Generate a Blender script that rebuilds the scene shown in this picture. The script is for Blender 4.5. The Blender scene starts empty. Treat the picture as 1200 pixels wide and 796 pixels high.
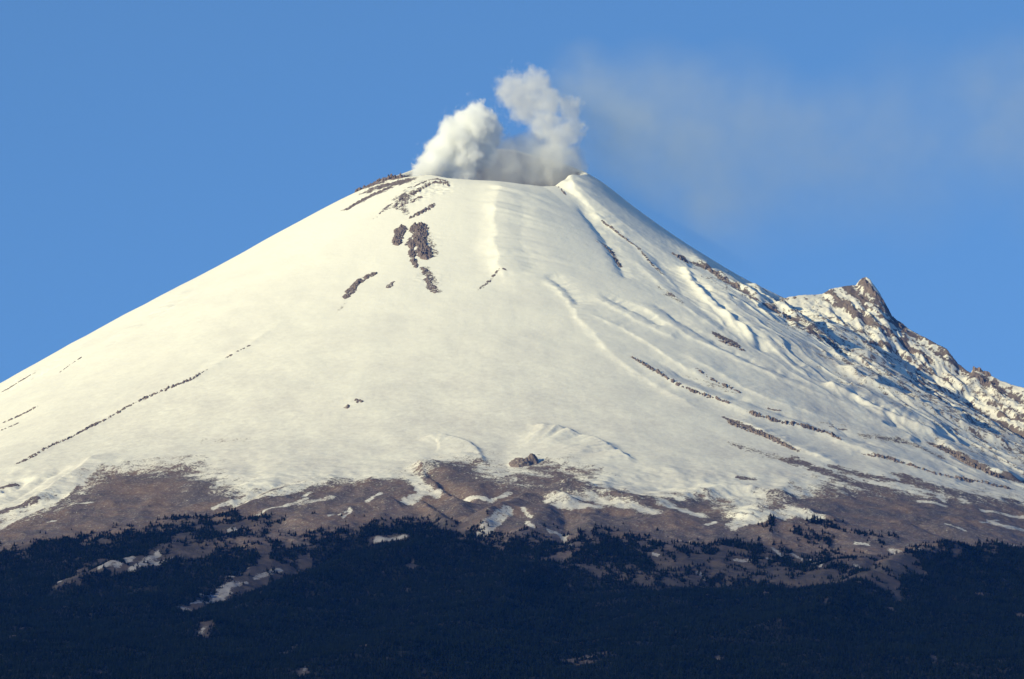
import bpy, bmesh, math, random
import numpy as np
C = bpy.context.scene.collection
R_ = math.radians
# ------------------------------------------------------------------ camera
SC = bpy.context.scene
cd = bpy.data.cameras.new('camera'); cam = bpy.data.objects.new('camera', cd); C.objects.link(cam)
cam.location = (0, -20000, 0); cam.rotation_euler = (math.pi/2+math.atan(2280/20000.0), 0, 0)
cd.sensor_width = 36; cd.lens = 18/0.099; cd.clip_start = 5; cd.clip_end = 200000
SC.camera = cam
# ------------------------------------------------------------------ sky and sun
SUN_DIR = np.array([-0.77, -0.51, 0.335]); SUN_DIR /= np.linalg.norm(SUN_DIR)
el = math.asin(SUN_DIR[2]); az = math.atan2(SUN_DIR[0], SUN_DIR[1])
W = bpy.data.worlds.new('World'); SC.world = W; W.use_nodes = True
nt = W.node_tree; nt.nodes.clear()
wo = nt.nodes.new('ShaderNodeOutputWorld'); bg = nt.nodes.new('ShaderNodeBackground')
sky = nt.nodes.new('ShaderNodeTexSky'); sky.sky_type = 'NISHITA'; sky.sun_disc = False
sky.sun_elevation = el; sky.sun_rotation = az
sky.altitude = 4500; sky.air_density = 1.0; sky.dust_density = 0.0; sky.ozone_density = 4.0
tc = nt.nodes.new('ShaderNodeTexCoord')
nrm = nt.nodes.new('ShaderNodeVectorMath'); nrm.operation = 'NORMALIZE'
hs = nt.nodes.new('ShaderNodeHueSaturation'); hs.inputs['Saturation'].default_value = 1.0; hs.inputs['Value'].default_value = 1.0
add = nt.nodes.new('ShaderNodeVectorMath'); add.operation = 'ADD'; add.inputs[1].default_value = (0, 0, 0.20)
nt.links.new(tc.outputs['Generated'], add.inputs[0]); nt.links.new(add.outputs[0], nrm.inputs[0]); nt.links.new(nrm.outputs[0], sky.inputs['Vector'])
tint = nt.nodes.new('ShaderNodeVectorMath'); tint.operation = 'MULTIPLY'; tint.inputs[1].default_value = (1.05, 1.28, 1.22)
nt.links.new(sky.outputs[0], tint.inputs[0]); nt.links.new(tint.outputs[0], hs.inputs['Color']); nt.links.new(hs.outputs[0], bg.inputs['Color']); bg.inputs['Strength'].default_value = 0.15
nt.links.new(bg.outputs[0], wo.inputs['Surface'])
sl = bpy.data.lights.new('sun', 'SUN'); sun = bpy.data.objects.new('sun', sl); C.objects.link(sun)
sl.energy = 5.0; sl.angle = R_(0.5); sl.color = (1.0, 0.905, 0.56)
from mathutils import Vector
sun.rotation_euler = Vector(SUN_DIR).to_track_quat('Z', 'Y').to_euler()
SC.view_settings.view_transform = 'Standard'; SC.view_settings.look = 'None'; SC.view_settings.exposure = 0.20; SC.view_settings.gamma = 1.0
SC.view_settings.use_curve_mapping = False
cy = SC.cycles; cy.use_denoising = True; cy.max_bounces = 32; cy.diffuse_bounces = 3; cy.volume_bounces = 30; cy.volume_step_rate = 1.0; cy.volume_max_steps = 512
STEP = 5.0
HAZE = 5e-6
HAZE_COL = (.04, .24, 1.0)
# ------------------------------------------------------------------ terrain (numpy)
CAM = np.array([0.0, -20000.0, 0.0]); PITCH = math.atan(2280/20000.0)
KPX = 0.099/600.0                      # tangent per photo pixel
cP, sP = math.cos(PITCH), math.sin(PITCH)
XA, R0 = -82.0, 375.0                  # crater axis and rim radius

def ray(px, py):
    u = (px-600)*KPX; v = (398-py)*KPX
    d = np.array([u, cP - v*sP, sP + v*cP]); return d/np.linalg.norm(d)
def project(x, y, z):
    dy = y-CAM[1]; f = dy*cP + z*sP; up = -dy*sP + z*cP
    return 600 + x/f/KPX, 398 - up/f/KPX
def z_at(px, py, y):
    d = ray(px, py); t = (y-CAM[1])/d[1]; return d[0]*t, d[2]*t

_rs = np.random.RandomState(7)
_perm = _rs.permutation(512).astype(np.int64); _perm = np.concatenate([_perm, _perm])
_ga = _rs.rand(512)*2*np.pi; _gx, _gy = np.cos(_ga), np.sin(_ga)
def pnoise(x, y):
    xi = np.floor(x).astype(np.int64); yi = np.floor(y).astype(np.int64)
    fx = x-xi; fy = y-yi
    u = fx*fx*fx*(fx*(fx*6-15)+10); v = fy*fy*fy*(fy*(fy*6-15)+10)
    xi &= 511; yi &= 511
    def g(ix, iy, dx, dy):
        h = _perm[(_perm[ix & 511] + (iy & 511)) & 511]
        return _gx[h]*dx + _gy[h]*dy
    n00 = g(xi, yi, fx, fy); n10 = g(xi+1, yi, fx-1, fy)
    n01 = g(xi, yi+1, fx, fy-1); n11 = g(xi+1, yi+1, fx-1, fy-1)
    return ((n00*(1-u)+n10*u)*(1-v) + (n01*(1-u)+n11*u)*v)*1.5
def fbm(x, y, o=4, g=0.5):
    s = 0; a = 1; t = 0
    for k in range(o):
        s = s + a*pnoise(x*2**k+37.1*k, y*2**k+11.7*k); t += a; a *= g
    return s/t
def ridged(x, y, o=4, g=0.5):
    s = 0; a = 1; t = 0
    for k in range(o):
        s = s + a*(1-2*np.abs(pnoise(x*2**k+17.1*k, y*2**k+5.3*k))); t += a; a *= g
    return s/t
def sstep(a, b, x):
    t = np.clip((x-a)/(b-a), 0, 1); return t*t*(3-2*t)

# rim: (angle deg, photo px row) ; z from the row at that spot
_rim = [(-180, 207), (-165, 206), (-150, 208), (-128, 205), (-115, 209), (-100, 211), (-85, 212.5), (-70, 216), (-58, 218.5), (-48, 218),
        (-42, 212), (-30, 208), (-15, 206.5), (0, 204.5), (20, 200), (45, 190), (75, 176), (95, 173), (115, 184), (140, 197), (160, 204), (180, 207)]
_ra = np.radians([a for a, _ in _rim])
_rz = np.array([z_at(0, p, R0*math.sin(t))[1] for (a, p), t in zip(_rim, _ra)])
def rimz(th): return np.interp(th, _ra, _rz)

# drop below the rim with distance outside it, for left, front, right, back
_d = np.array([0, 60, 200, 400, 700, 1000, 1400, 1800, 2200, 2500, 2900, 3500, 4600, 7100, 9200, 11200, 70000.])
_front = np.array([0, 22, 95, 215, 400, 575, 800, 1020, 1225, 1345, 1475, 1650, 1920, 2275, 2620, 2880, 2880.])
_left = np.array([0, 22, 88, 196, 366, 524, 745, 968, 1175, 1300, 1480, 1700, 1950, 2350, 2650, 2890, 2890.])
_right = np.array([0, 34, 140, 280, 458, 596, 850, 1100, 1320, 1465, 1620, 1780, 2000, 2300, 2630, 2880, 2880.])
def _pchip(x, xs, ys):
    h = np.diff(xs); dl = np.diff(ys)/h
    m = np.zeros(len(xs)); m[1:-1] = np.where(dl[1:]*dl[:-1] > 0, 2*dl[1:]*dl[:-1]/(dl[1:]+dl[:-1]+1e-9), 0); m[0] = dl[0]; m[-1] = dl[-1]
    i = np.clip(np.searchsorted(xs, x)-1, 0, len(h)-1); t = np.clip((x-xs[i])/h[i], 0, 1)
    return ys[i]*(2*t**3-3*t**2+1)+m[i]*h[i]*(t**3-2*t**2+t)+ys[i+1]*(-2*t**3+3*t**2)+m[i+1]*h[i]*(t**3-t**2)
def base(x, y):
    dx = x-XA; r = np.hypot(dx, y); th = np.arctan2(y, dx); c = np.cos(th)
    d = np.maximum(r-R0, 0)
    wl = np.clip(-c, 0, 1)**1.6; wr = np.clip(c, 0, 1)**1.6; wf = 1-wl-wr
    dr = wl*_pchip(d, _d, _left)+wr*_pchip(d, _d, _right)+wf*_pchip(d, _d, _front)
    rz = rimz(th); rz = 2880 + (rz-2880)*np.exp(-(d/1500)**2)
    rz = np.where(y > 0, 2880+(rz-2880), rz)
    z = rz - dr
    inn = np.clip((R0-r)/R0, 0, 1)
    z = z - 260*sstep(0, .55, inn)
    return np.maximum(z, -2-0.002*np.maximum(r-12000, 0)*0)

def cast(px, py, hf, lo=11500., hi=22500., st=6.):
    """the point of the ground seen at that place of the photograph (closest miss when it is sky)"""
    d = ray(px, py); t = np.arange(lo, hi, st)
    x = CAM[0]+d[0]*t; y = CAM[1]+d[1]*t; z = CAM[2]+d[2]*t
    g = hf(x, y)-z; k = np.argmax(g > 0)
    if not g[k] > 0: k = int(np.argmax(g)); return np.array([x[k], y[k], hf(x[k:k+1], y[k:k+1])[0]])
    if k > 0:
        a = g[k-1]/(g[k-1]-g[k]); tt = t[k-1]+a*st
    else: tt = t[0]
    return np.array([d[0]*tt, CAM[1]+d[1]*tt, d[2]*tt])
def castline(pts, hf): return np.array([cast(a, b, hf)[:2] for a, b in pts])

def polydist(X, Y, P):
    """distance, signed side (+ right of travel) and 0..1 run for points near a polyline"""
    best = np.full(X.shape, 1e18); side = np.zeros(X.shape); run = np.zeros(X.shape)
    L = np.hypot(*np.diff(P, axis=0).T); cum = np.concatenate([[0], np.cumsum(L)])
    for i in range(len(P)-1):
        ax, ay = P[i]; bx, by = P[i+1]; vx, vy = bx-ax, by-ay; l2 = vx*vx+vy*vy+1e-9
        t = np.clip(((X-ax)*vx+(Y-ay)*vy)/l2, 0, 1)
        dx = X-ax-t*vx; dy = Y-ay-t*vy; d2 = dx*dx+dy*dy
        m = d2 < best
        best = np.where(m, d2, best); side = np.where(m, np.sign(dx*vy-dy*vx), side); run = np.where(m, (cum[i]+t*L[i])/cum[-1], run)
    return np.sqrt(best), side, run
def smooth_line(P, n=4):
    P = np.array(P, float)
    for _ in range(n):
        if len(P) < 3: return P
        Q = [P[0]]
        for i in range(len(P)-1): Q += [P[i]*.75+P[i+1]*.25, P[i]*.25+P[i+1]*.75]
        Q.append(P[-1]); P = np.array(Q)
        if len(P) > 40: break
    return P

def axis_grid(segs):
    out = [segs[0][0]]
    for a, b, s0, s1 in segs:             # from a to b with the step going s0 -> s1
        v = a
        while v < b-1e-6:
            s = s0+(s1-s0)*(v-a)/(b-a); v = min(v+s, b); out.append(v)
    return np.array(out)
gx = axis_grid([(-60000, -4000, 6000, 300), (-4000, -2300, 120, 8), (-2300, 2300, STEP, STEP), (2300, 4000, 8, 120), (4000, 60000, 300, 6000)])
gy = axis_grid([(-24000, -8500, 800, 60), (-8500, -4200, 20, 9), (-4200, -3200, 9, STEP), (-3200, 500, STEP, STEP), (500, 1500, 10, 80), (1500, 60000, 80, 6000)])
X, Y = np.meshgrid(gx, gy, indexing='ij')
H = base(X, Y)

def near(P, w):
    i0, i1 = np.searchsorted(gx, [P[:, 0].min()-w, P[:, 0].max()+w]); j0, j1 = np.searchsorted(gy, [P[:, 1].min()-w, P[:, 1].max()+w])
    return slice(max(i0-1, 0), i1+1), slice(max(j0-1, 0), j1+1)

# --- side peak on the right: a crest line standing behind a valley
valley_px = [(905, 338), (935, 358), (963, 380), (990, 397), (1035, 419), (1057, 430), (1084, 444), (1123, 463), (1156, 482), (1200, 507), (1260, 545), (1330, 590)]
VAL = smooth_line(castline(valley_px, base), 2)
crest_px = [(925, 346), (935, 346), (955, 345.5), (965, 344), (975, 338), (990, 335.5), (1003, 334), (1008, 327), (1014, 324), (1020, 327.5), (1028, 338), (1036, 351), (1044, 366),
            (1047, 373), (1060, 382), (1075, 391), (1095, 402), (1110, 411), (1122, 426), (1138, 433), (1141, 428), (1150, 431), (1160, 436), (1175, 442), (1200, 447), (1260, 470), (1330, 520)]
_vx, _vy = VAL[:, 0], VAL[:, 1]
CR = []
for a, b in crest_px:
    x0 = (a-600)*3.25
    yy = np.interp(a, [925, 940, 985, 1008, 1047, 1075, 1110, 1141, 1200, 1330], [-255, -240, -185, -150, -230, -300, -385, -455, -580, -760])
    xx, zz = z_at(a, b, yy); CR.append((xx, yy, zz))
CR = np.array(CR)
s = near(CR[:, :2], 1400); x, y = X[s], Y[s]
wx = x+14*fbm(x/90, y/90, 3); wy = y+14*fbm(x/90+9, y/90+3, 3)
zc = np.interp(wx, CR[:, 0], CR[:, 2]); yc = np.interp(wx, CR[:, 0], CR[:, 1])
dd = wy-yc
xs_ = np.arange(CR[0, 0], CR[-1, 0], 10.); zs_ = np.interp(xs_, CR[:, 0], CR[:, 2]); kk_ = np.exp(-np.linspace(-2, 2, 31)**2); zp_ = np.pad(zs_, 15, mode='edge')
zsm = np.interp(wx, xs_, np.convolve(zp_, kk_/kk_.sum(), 'valid'))
zc = zc+(zsm-zc)*sstep(15, 110, np.abs(dd))
# the crest is followed exactly on the skyline, the front face falls at about 38 degrees in ribs
rib = ridged((x*0.8+y*0.6)/85, (y*.8-x*.6)/260, 4, .55)
face = zc - np.where(dd < 0, -dd*0.80, dd*1.1)
rough = sstep(5, 130, np.abs(dd))
pk = face + rough*(rib-.35)*26 + 9*fbm(x/35, y/35, 4, .6)*sstep(2, 40, np.abs(dd))
ends = sstep(CR[0, 0]-40, CR[0, 0]+60, x)
pk = np.where(x < CR[0, 0]-40, -1e4, pk*1.0)
ish = H[s]
PEAKM = np.zeros_like(H)
m = pk > ish
PEAKM[s] = m
k = 12.0
sm = np.where(np.abs(pk-ish) < k, np.maximum(pk, ish)+(k-np.abs(pk-ish))**2/(4*k), np.maximum(pk, ish))
H[s] = np.where(pk < -9000, ish, sm)

# --- ribs (+) and gullies (-): photo line, width m, height m, side skew
RELIEF = [
 # valley before the side peak
 (valley_px, 62, -26, -.5), ([(893, 332), (915, 347), (940, 366), (965, 386), (985, 399), (1010, 412)], 66, -32, -.5), ([(870, 326), (893, 343), (925, 367), (955, 388), (985, 404), (1030, 424), (1060, 437), (1095, 454), (1135, 474), (1170, 492), (1210, 516)], 42, 24, 1),
 # upper cone
 ([(584, 214), (583, 260), (584, 312), (592, 335)], 60, 13, .9), ([(560, 214), (556, 280), (560, 330)], 60, -3, 0), ([(610, 225), (612, 290), (630, 330)], 50, -4, 0),
 ([(654, 212), (672, 226), (690, 240), (703, 258), (715, 265), (745, 285)], 32, 12, .6),
 ([(672, 236), (690, 256), (708, 278), (722, 302), (735, 330)], 26, -11, .4),
 ([(706, 259), (731, 279), (750, 293), (764, 310), (775, 318), (800, 345)], 20, 8, .7),
 ([(799, 310), (810, 330), (826, 350), (852, 371), (880, 394), (886, 408)], 50, 30, 1),
 ([(806, 318), (822, 340), (838, 357), (862, 375), (888, 398), (896, 414)], 28, -20, .2),
 ([(790, 297), (817, 308), (839, 320), (866, 338), (897, 355), (919, 367), (944, 388), (980, 406)], 44, 19, .9),
 ([(905, 355), (925, 366), (950, 380), (972, 396)], 30, 9, 1),
 ([(740, 300), (775, 335), (810, 365), (840, 385), (862, 403)], 26, 7, .7),
 ([(768, 300), (800, 345), (835, 372), (870, 400)], 30, -6, 0),
 # middle right waves
 ([(633, 327), (655, 340), (672, 360), (684, 385)], 26, 9, .9),
 ([(640, 322), (664, 338), (682, 360)], 26, -8, .3),
 ([(677, 370), (697, 392), (727, 425), (780, 459), (830, 485)], 34, 9, .8),
 ([(690, 345), (730, 367), (765, 386), (800, 400)], 24, 7, .9), ([(700, 343), (740, 362), (780, 385)], 24, -7, .2),
 ([(683, 365), (713, 380), (747, 394), (790, 425), (830, 445)], 24, 8, .9),
 ([(735, 350), (770, 372), (803, 393), (840, 410), (875, 427), (915, 444), (950, 458), (1000, 477)], 30, 11, .9),
 ([(760, 352), (790, 372), (830, 398), (868, 418), (905, 434), (950, 452)], 28, -9, .2),
 ([(790, 412), (835, 433), (870, 454), (910, 472), (950, 484), (1000, 500)], 26, 8, .8),
 ([(893, 400), (913, 414), (930, 431), (950, 443)], 14, 8, 1), ([(899, 398), (921, 414), (938, 431), (960, 440)], 20, -6, .2),
 ([(735, 418), (787, 448), (840, 468), (872, 483), (925, 498), (965, 507), (1003, 529), (1073, 546), (1133, 562), (1200, 575)], 40, 12, .5),
 ([(745, 410), (800, 440), (850, 461), (925, 488), (980, 505), (1050, 530)], 40, -9, 0),
 ([(850, 488), (890, 506), (917, 520), (940, 529), (990, 548)], 26, 9, .7),
 ([(962, 448), (977, 458), (1007, 471), (1035, 487), (1073, 503), (1110, 519)], 46, 27, 1), ([(985, 458), (1013, 472), (1047, 488), (1085, 503), (1130, 524)], 26, -13, .2),
 ([(975, 428), (985, 434), (1018, 451), (1051, 467), (1079, 481), (1115, 495), (1156, 515), (1200, 534)], 46, 27, 1),
 ([(990, 434), (1024, 449), (1058, 465), (1085, 478), (1122, 493), (1165, 514), (1210, 534)], 26, -13, .2),
 ([(985, 408), (1020, 425), (1060, 446), (1100, 464), (1150, 492), (1200, 520)], 26, 9, .7),
 ([(1093, 519), (1117, 529), (1133, 540), (1167, 557), (1200, 568)], 38, 20, 1),
 # left
 ([(0, 553), (37, 536), (78, 517), (129, 490), (169, 468), (220, 448), (251, 429), (298, 402), (340, 370)], 34, 8, 0),
 ([(0, 458), (20, 447), (58, 429), (90, 408)], 22, 9, .8), ([(0, 463), (25, 450), (62, 432)], 22, -8, 0),
 ([(119, 404), (146, 387), (170, 373), (220, 340)], 18, 6, .8), ([(123, 409), (150, 391), (175, 377), (225, 343)], 20, -4, 0),
 ([(27, 598), (60, 574), (98, 551), (112, 533)], 28, 16, .6), ([(0, 592), (40, 568), (80, 545)], 30, -14, 0), ([(0, 605), (-20, 615)], 20, 4, 0),
 ([(60, 590), (110, 560), (180, 552)], 60, -12, 0),
 # arcs and hollows at the foot of the snow
 ([(497, 552), (505, 562), (520, 575), (540, 586), (563, 594)], 26, -20, 0), ([(490, 540), (493, 553), (503, 569), (520, 581), (545, 593)], 34, 24, .9),
 ([(498, 540), (515, 533), (545, 530), (570, 536)], 26, -5, 0),
 ([(490, 586), (498, 597), (512, 608), (533, 620)], 34, 26, .9), ([(499, 584), (510, 598), (530, 611), (550, 618)], 34, -26, 0),
 ([(490, 518), (510, 511), (543, 517), (562, 530), (566, 545)], 24, 11, -.9), ([(600, 505), (590, 530), (600, 560)], 60, -6, 0),
 ([(617, 498), (650, 503), (683, 513), (717, 526), (740, 545)], 34, 15, -.8), ([(617, 510), (650, 520), (690, 535)], 60, 8, 0),
 ([(560, 628), (575, 612), (597, 597), (625, 586), (650, 588), (680, 598)], 36, 22, 0), ([(545, 610), (575, 596), (600, 588)], 40, -12, 0),
 ([(600, 640), (630, 620), (640, 600)], 50, 14, 0), ([(655, 640), (665, 620), (660, 603)], 30, -14, 0),
 ([(640, 574), (680, 576), (720, 583), (765, 596)], 50, 16, 0), ([(640, 600), (700, 602), (760, 610)], 50, -10, 0),
 ([(790, 590), (830, 575), (880, 575), (940, 590)], 60, 20, 0), ([(860, 610), (900, 600), (950, 606), (990, 620)], 60, 22, 0),
 ([(250, 610), (300, 592), (350, 572), (400, 556)], 26, 10, .4), ([(215, 600), (270, 580), (310, 562)], 30, 10, .4), ([(240, 605), (290, 587), (340, 566)], 22, -9, 0),
 ([(300, 606), (350, 588), (420, 572), (470, 562)], 26, 12, .4), ([(280, 612), (330, 595), (400, 572)], 22, -8, 0),
 ([(330, 622), (400, 600), (480, 590)], 60, 22, .3), ([(360, 612), (420, 600), (480, 598)], 40, -14, 0),
 ([(0, 575), (22, 570), (30, 560)], 22, -16, 0),
 ([(600, 545), (613, 538), (630, 540)], 26, 10, 0),
 # forest spurs and hollows
 ([(60, 700), (160, 660), (260, 640), (330, 620)], 60, 30, .4), ([(180, 720), (280, 690), (380, 650), (430, 630)], 70, -34, 0),
 ([(200, 760), (330, 700), (470, 650), (560, 640)], 90, 36, .4), ([(650, 790), (700, 700), (690, 650)], 120, -30, 0),
 ([(700, 700), (800, 680), (900, 690), (1030, 690)], 70, -20, 0), ([(900, 760), (1000, 700), (1060, 660), (1200, 650)], 120, 44, 0),
 ([(1030, 690), (1020, 670), (1060, 650)], 40, -24, 0), ([(420, 800), (560, 720), (620, 650)], 110, 30, 0),
 ([(905, 640), (900, 620), (905, 605)], 30, 10, 0), ([(1060, 610), (1100, 625), (1130, 640)], 30, -12, .5),
]
for pts, w, a, sk in RELIEF:
    if min(p[1] for p in pts) > 540 and 470 < pts[0][0] < 700 and max(p[1] for p in pts) < 650: a, w = a*1.35, w*1.25
    P = smooth_line(castline(pts, base), 3); s = near(P, w*(4+9*abs(sk))); x, y = X[s], Y[s]
    if x.size == 0: continue
    jf = .15 if sk == 1 else .22 if pts[0][1] > 500 else .5
    jx = x+w*jf*fbm(x/(w*2.2), y/(w*2.2), 3); jy = y+w*jf*fbm(x/(w*2.2)+50, y/(w*2.2)+20, 3)
    d, sd, t = polydist(jx, jy, P)
    if P[-1, 1] > P[0, 1]: sd = -sd            # side + is the far / right side going downhill
    ww = w*np.where(sd*np.sign(sk) > 0, 1-.5*abs(sk), 1+2.6*abs(sk)) if sk else w
    tap = sstep(0, .14, t)*sstep(0, .14, 1-t)
    if abs(P[0, 0]) > 1800 or abs(P[-1, 0]) > 1800: tap = np.maximum(tap, sstep(.5, 1, np.abs(X[s])/1900)*.8)
    prof = np.exp(-(d/ww)**1.5)
    H[s] += a*tap*prof*(1+jf*1.4*fbm(t*14, t*3+w, 2))*(.6 if (12 > a > 0 and pts[0][1] < 470 and pts[0][0] > 600) else 1)

hgt0 = base
# --- open-ended roughness
dx = X-XA; R = np.hypot(dx, Y); TH = np.arctan2(Y, dx)
fade = np.exp(-np.maximum(R-9000, 0)/2500)
right = sstep(-1.35, -.75, TH)*sstep(.6, .1, TH)
onc = sstep(R0+20, R0+400, R)*sstep(3400, 2600, R)
arc = TH*1500
H += onc*sstep(600, 1700, R)*(.5+1.2*right)*fbm(arc/110, R/700, 3)*2.2
strk = fbm(X/330+9, Y/330, 2)
wq = fbm(X/260, Y/260, 3)
gul = sstep(-1.15, -.55, TH)*sstep(.6, .1, TH)*sstep(R0+450, R0+1100, R)*sstep(3300, 2700, R)*(1-PEAKM)
gl = 1-np.abs(pnoise(arc/95+1.1*wq, R/900+.4*wq))*2
gs = 1-np.abs(pnoise(arc/42+1.6*wq+7, R/420+3))*2
H += gul*((gl**3-.3)*14*sstep(-.5, .3, strk) + (gs**2-.4)*3.4*sstep(-.3, .4, -strk+.25))
uu = arc/225+.9*wq+.35*fbm(X/110+3, Y/110, 2)+R/2600; fr_ = uu-np.floor(uu)
saw = np.where(fr_ < .84, fr_/.84, 1-sstep(.84, 1, fr_))
H += gul*sstep(-.06, -.25, TH)*(saw-.5)*25*sstep(-.35, .25, fbm(X/420+31, Y/420+4, 3))
H += gul*sstep(-.4, .3, strk+.2)*(fbm(X/13, Y/24, 3)*1.7 + fbm(arc/22, R/70, 2)*1.6)
for cpx, cw, ca in [((432, 222), 85, 9), ((455, 216), 80, 11), ((490, 224), 90, 8), ((515, 218), 70, 7), ((470, 212), 60, 10), ((495, 285), 60, 6), ((500, 325), 50, 5)]:
    cc = cast(*cpx, hgt0); s = near(np.array([cc[:2]]), cw*2.5)
    g_ = np.exp(-((X[s]-cc[0])**2+(Y[s]-cc[1])**2)/cw**2)
    H[s] += g_*ca*(ridged(X[s]/44+cpx[0], Y[s]/26, 4, .6)-.45)
foot = sstep(2500, 3300, R)
H += foot*fade*(fbm(X/420, Y/420, 4)*20 + ridged(X/260+3, Y/520, 3)*10) + foot*fade*fbm(X/70, Y/70, 3)*7
H += sstep(500, 1400, R)*fade*fbm(X/300+5, Y/300, 3)*7
H += onc*fbm(X/24, Y/24, 2)*(.25+.7*right)
H += fade*fbm(X/1500, Y/1500, 2)*sstep(4500, 6500, R)*60
H = np.where(R > 14000, np.minimum(H, -2), H)

def hgt(x, y):
    x = np.asarray(x, float); y = np.asarray(y, float)
    i = np.clip(np.searchsorted(gx, x)-1, 0, len(gx)-2); j = np.clip(np.searchsorted(gy, y)-1, 0, len(gy)-2)
    u = (x-gx[i])/(gx[i+1]-gx[i]); v = (y-gy[j])/(gy[j+1]-gy[j])
    return (H[i, j]*(1-u)+H[i+1, j]*u)*(1-v)+(H[i, j+1]*(1-u)+H[i+1, j+1]*u)*v
# ------------------------------------------------------------------ cover of the ground, laid in plan
def poly_sd(x, y, P):
    """signed distance in plan to a closed outline, + inside"""
    d, _, _ = polydist(x, y, np.vstack([P, P[:1]]))
    ins = np.zeros(x.shape, bool); n = len(P)
    for i in range(n):
        ax, ay = P[i]; bx, by = P[(i+1) % n]
        if ay == by: continue
        c = ((ay > y) != (by > y)) & (x < (bx-ax)*(y-ay)/(by-ay)+ax)
        ins ^= c
    return np.where(ins, d, -d)
V = slice(*np.searchsorted(gx, [-2600, 2600])), slice(*np.searchsorted(gy, [-9500, 1200]))
vx, vy, vz = X[V], Y[V], H[V]
n1 = fbm(vx/160, vy/160, 5, .6); n2 = fbm(vx/38+7, vy/38, 4, .65); n3 = fbm(vx/14+70, vy/14, 2, .6)
n4 = fbm(vx/60+7, vy/240+31, 4, .6)
front = [(-160, 700), (-80, 622), (0, 614), (60, 600), (95, 578), (125, 556), (170, 551), (218, 555), (250, 572), (272, 583), (310, 579), (350, 570), (400, 566), (440, 562),
         (480, 567), (500, 552), (520, 543), (556, 542), (572, 558), (600, 567), (640, 549), (666, 550), (680, 572), (720, 578), (775, 584), (830, 588), (862, 604), (905, 596), (930, 582), (985, 572), (1050, 580),
         (1120, 586), (1200, 592), (1340, 600)]
P = castline(front, hgt); P = np.vstack([P, [[2800, -9400], [-2800, -9400]]])
P[0] = (-2800, P[1][1]); P[-3] = (2800, P[-3][1])
sd = poly_sd(vx, vy, P)
A = sstep(-250, 170, sd + 110*n1 + 60*n2 + 70*n4)                      # bare ash
def blob(pts, w, amt, F, jit=1.0):
    mp_ = float(np.mean([p[1] for p in pts])); q = float(np.interp(mp_, [545, 600, 640], [1, .5, .3]))
    P = castline(pts, hgt) if len(pts) > 1 else np.array([cast(*pts[0], hgt)[:2]]*2)+[[0, 0], [1, 0]]
    ix = slice(*np.searchsorted(gx[V[0]], [P[:, 0].min()-3*w, P[:, 0].max()+3*w])), slice(*np.searchsorted(gy[V[1]], [P[:, 1].min()-3*w/q, P[:, 1].max()+3*w/q]))
    d, _, t = polydist(vx[ix], vy[ix]*q, P*[1, q])
    g = sstep(w*1.6, w*.3, d - jit*w*(.9*n1[ix]+.9*n2[ix]+.6*n3[ix]))
    F[ix] = F[ix]*(1-g) + amt*g
# brown islands up in the snow
for pts, w, a in [([(170, 540), (225, 535)], 40, .35), ([(240, 517), (285, 515)], 34, .3), ([(0, 600), (40, 585)], 22, .9), ([(20, 610), (60, 590)], 10, .8), ([(0, 572), (20, 568)], 16, 1),
                  ([(60, 600), (90, 570)], 16, .8), ([(870, 560), (885, 562)], 18, .75), ([(975, 548), (1040, 562), (1100, 572)], 34, .8), ([(860, 520), (940, 545), (990, 555)], 32, .5),
                  ([(930, 540), (1000, 566), (1100, 590)], 40, .8), ([(1060, 560), (1150, 585)], 44, .75), ([(640, 540), (690, 560)], 20, .5), ([(600, 552), (640, 558)], 22, .45)]:
    blob(pts, w, a, A, 1.2)
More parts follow.
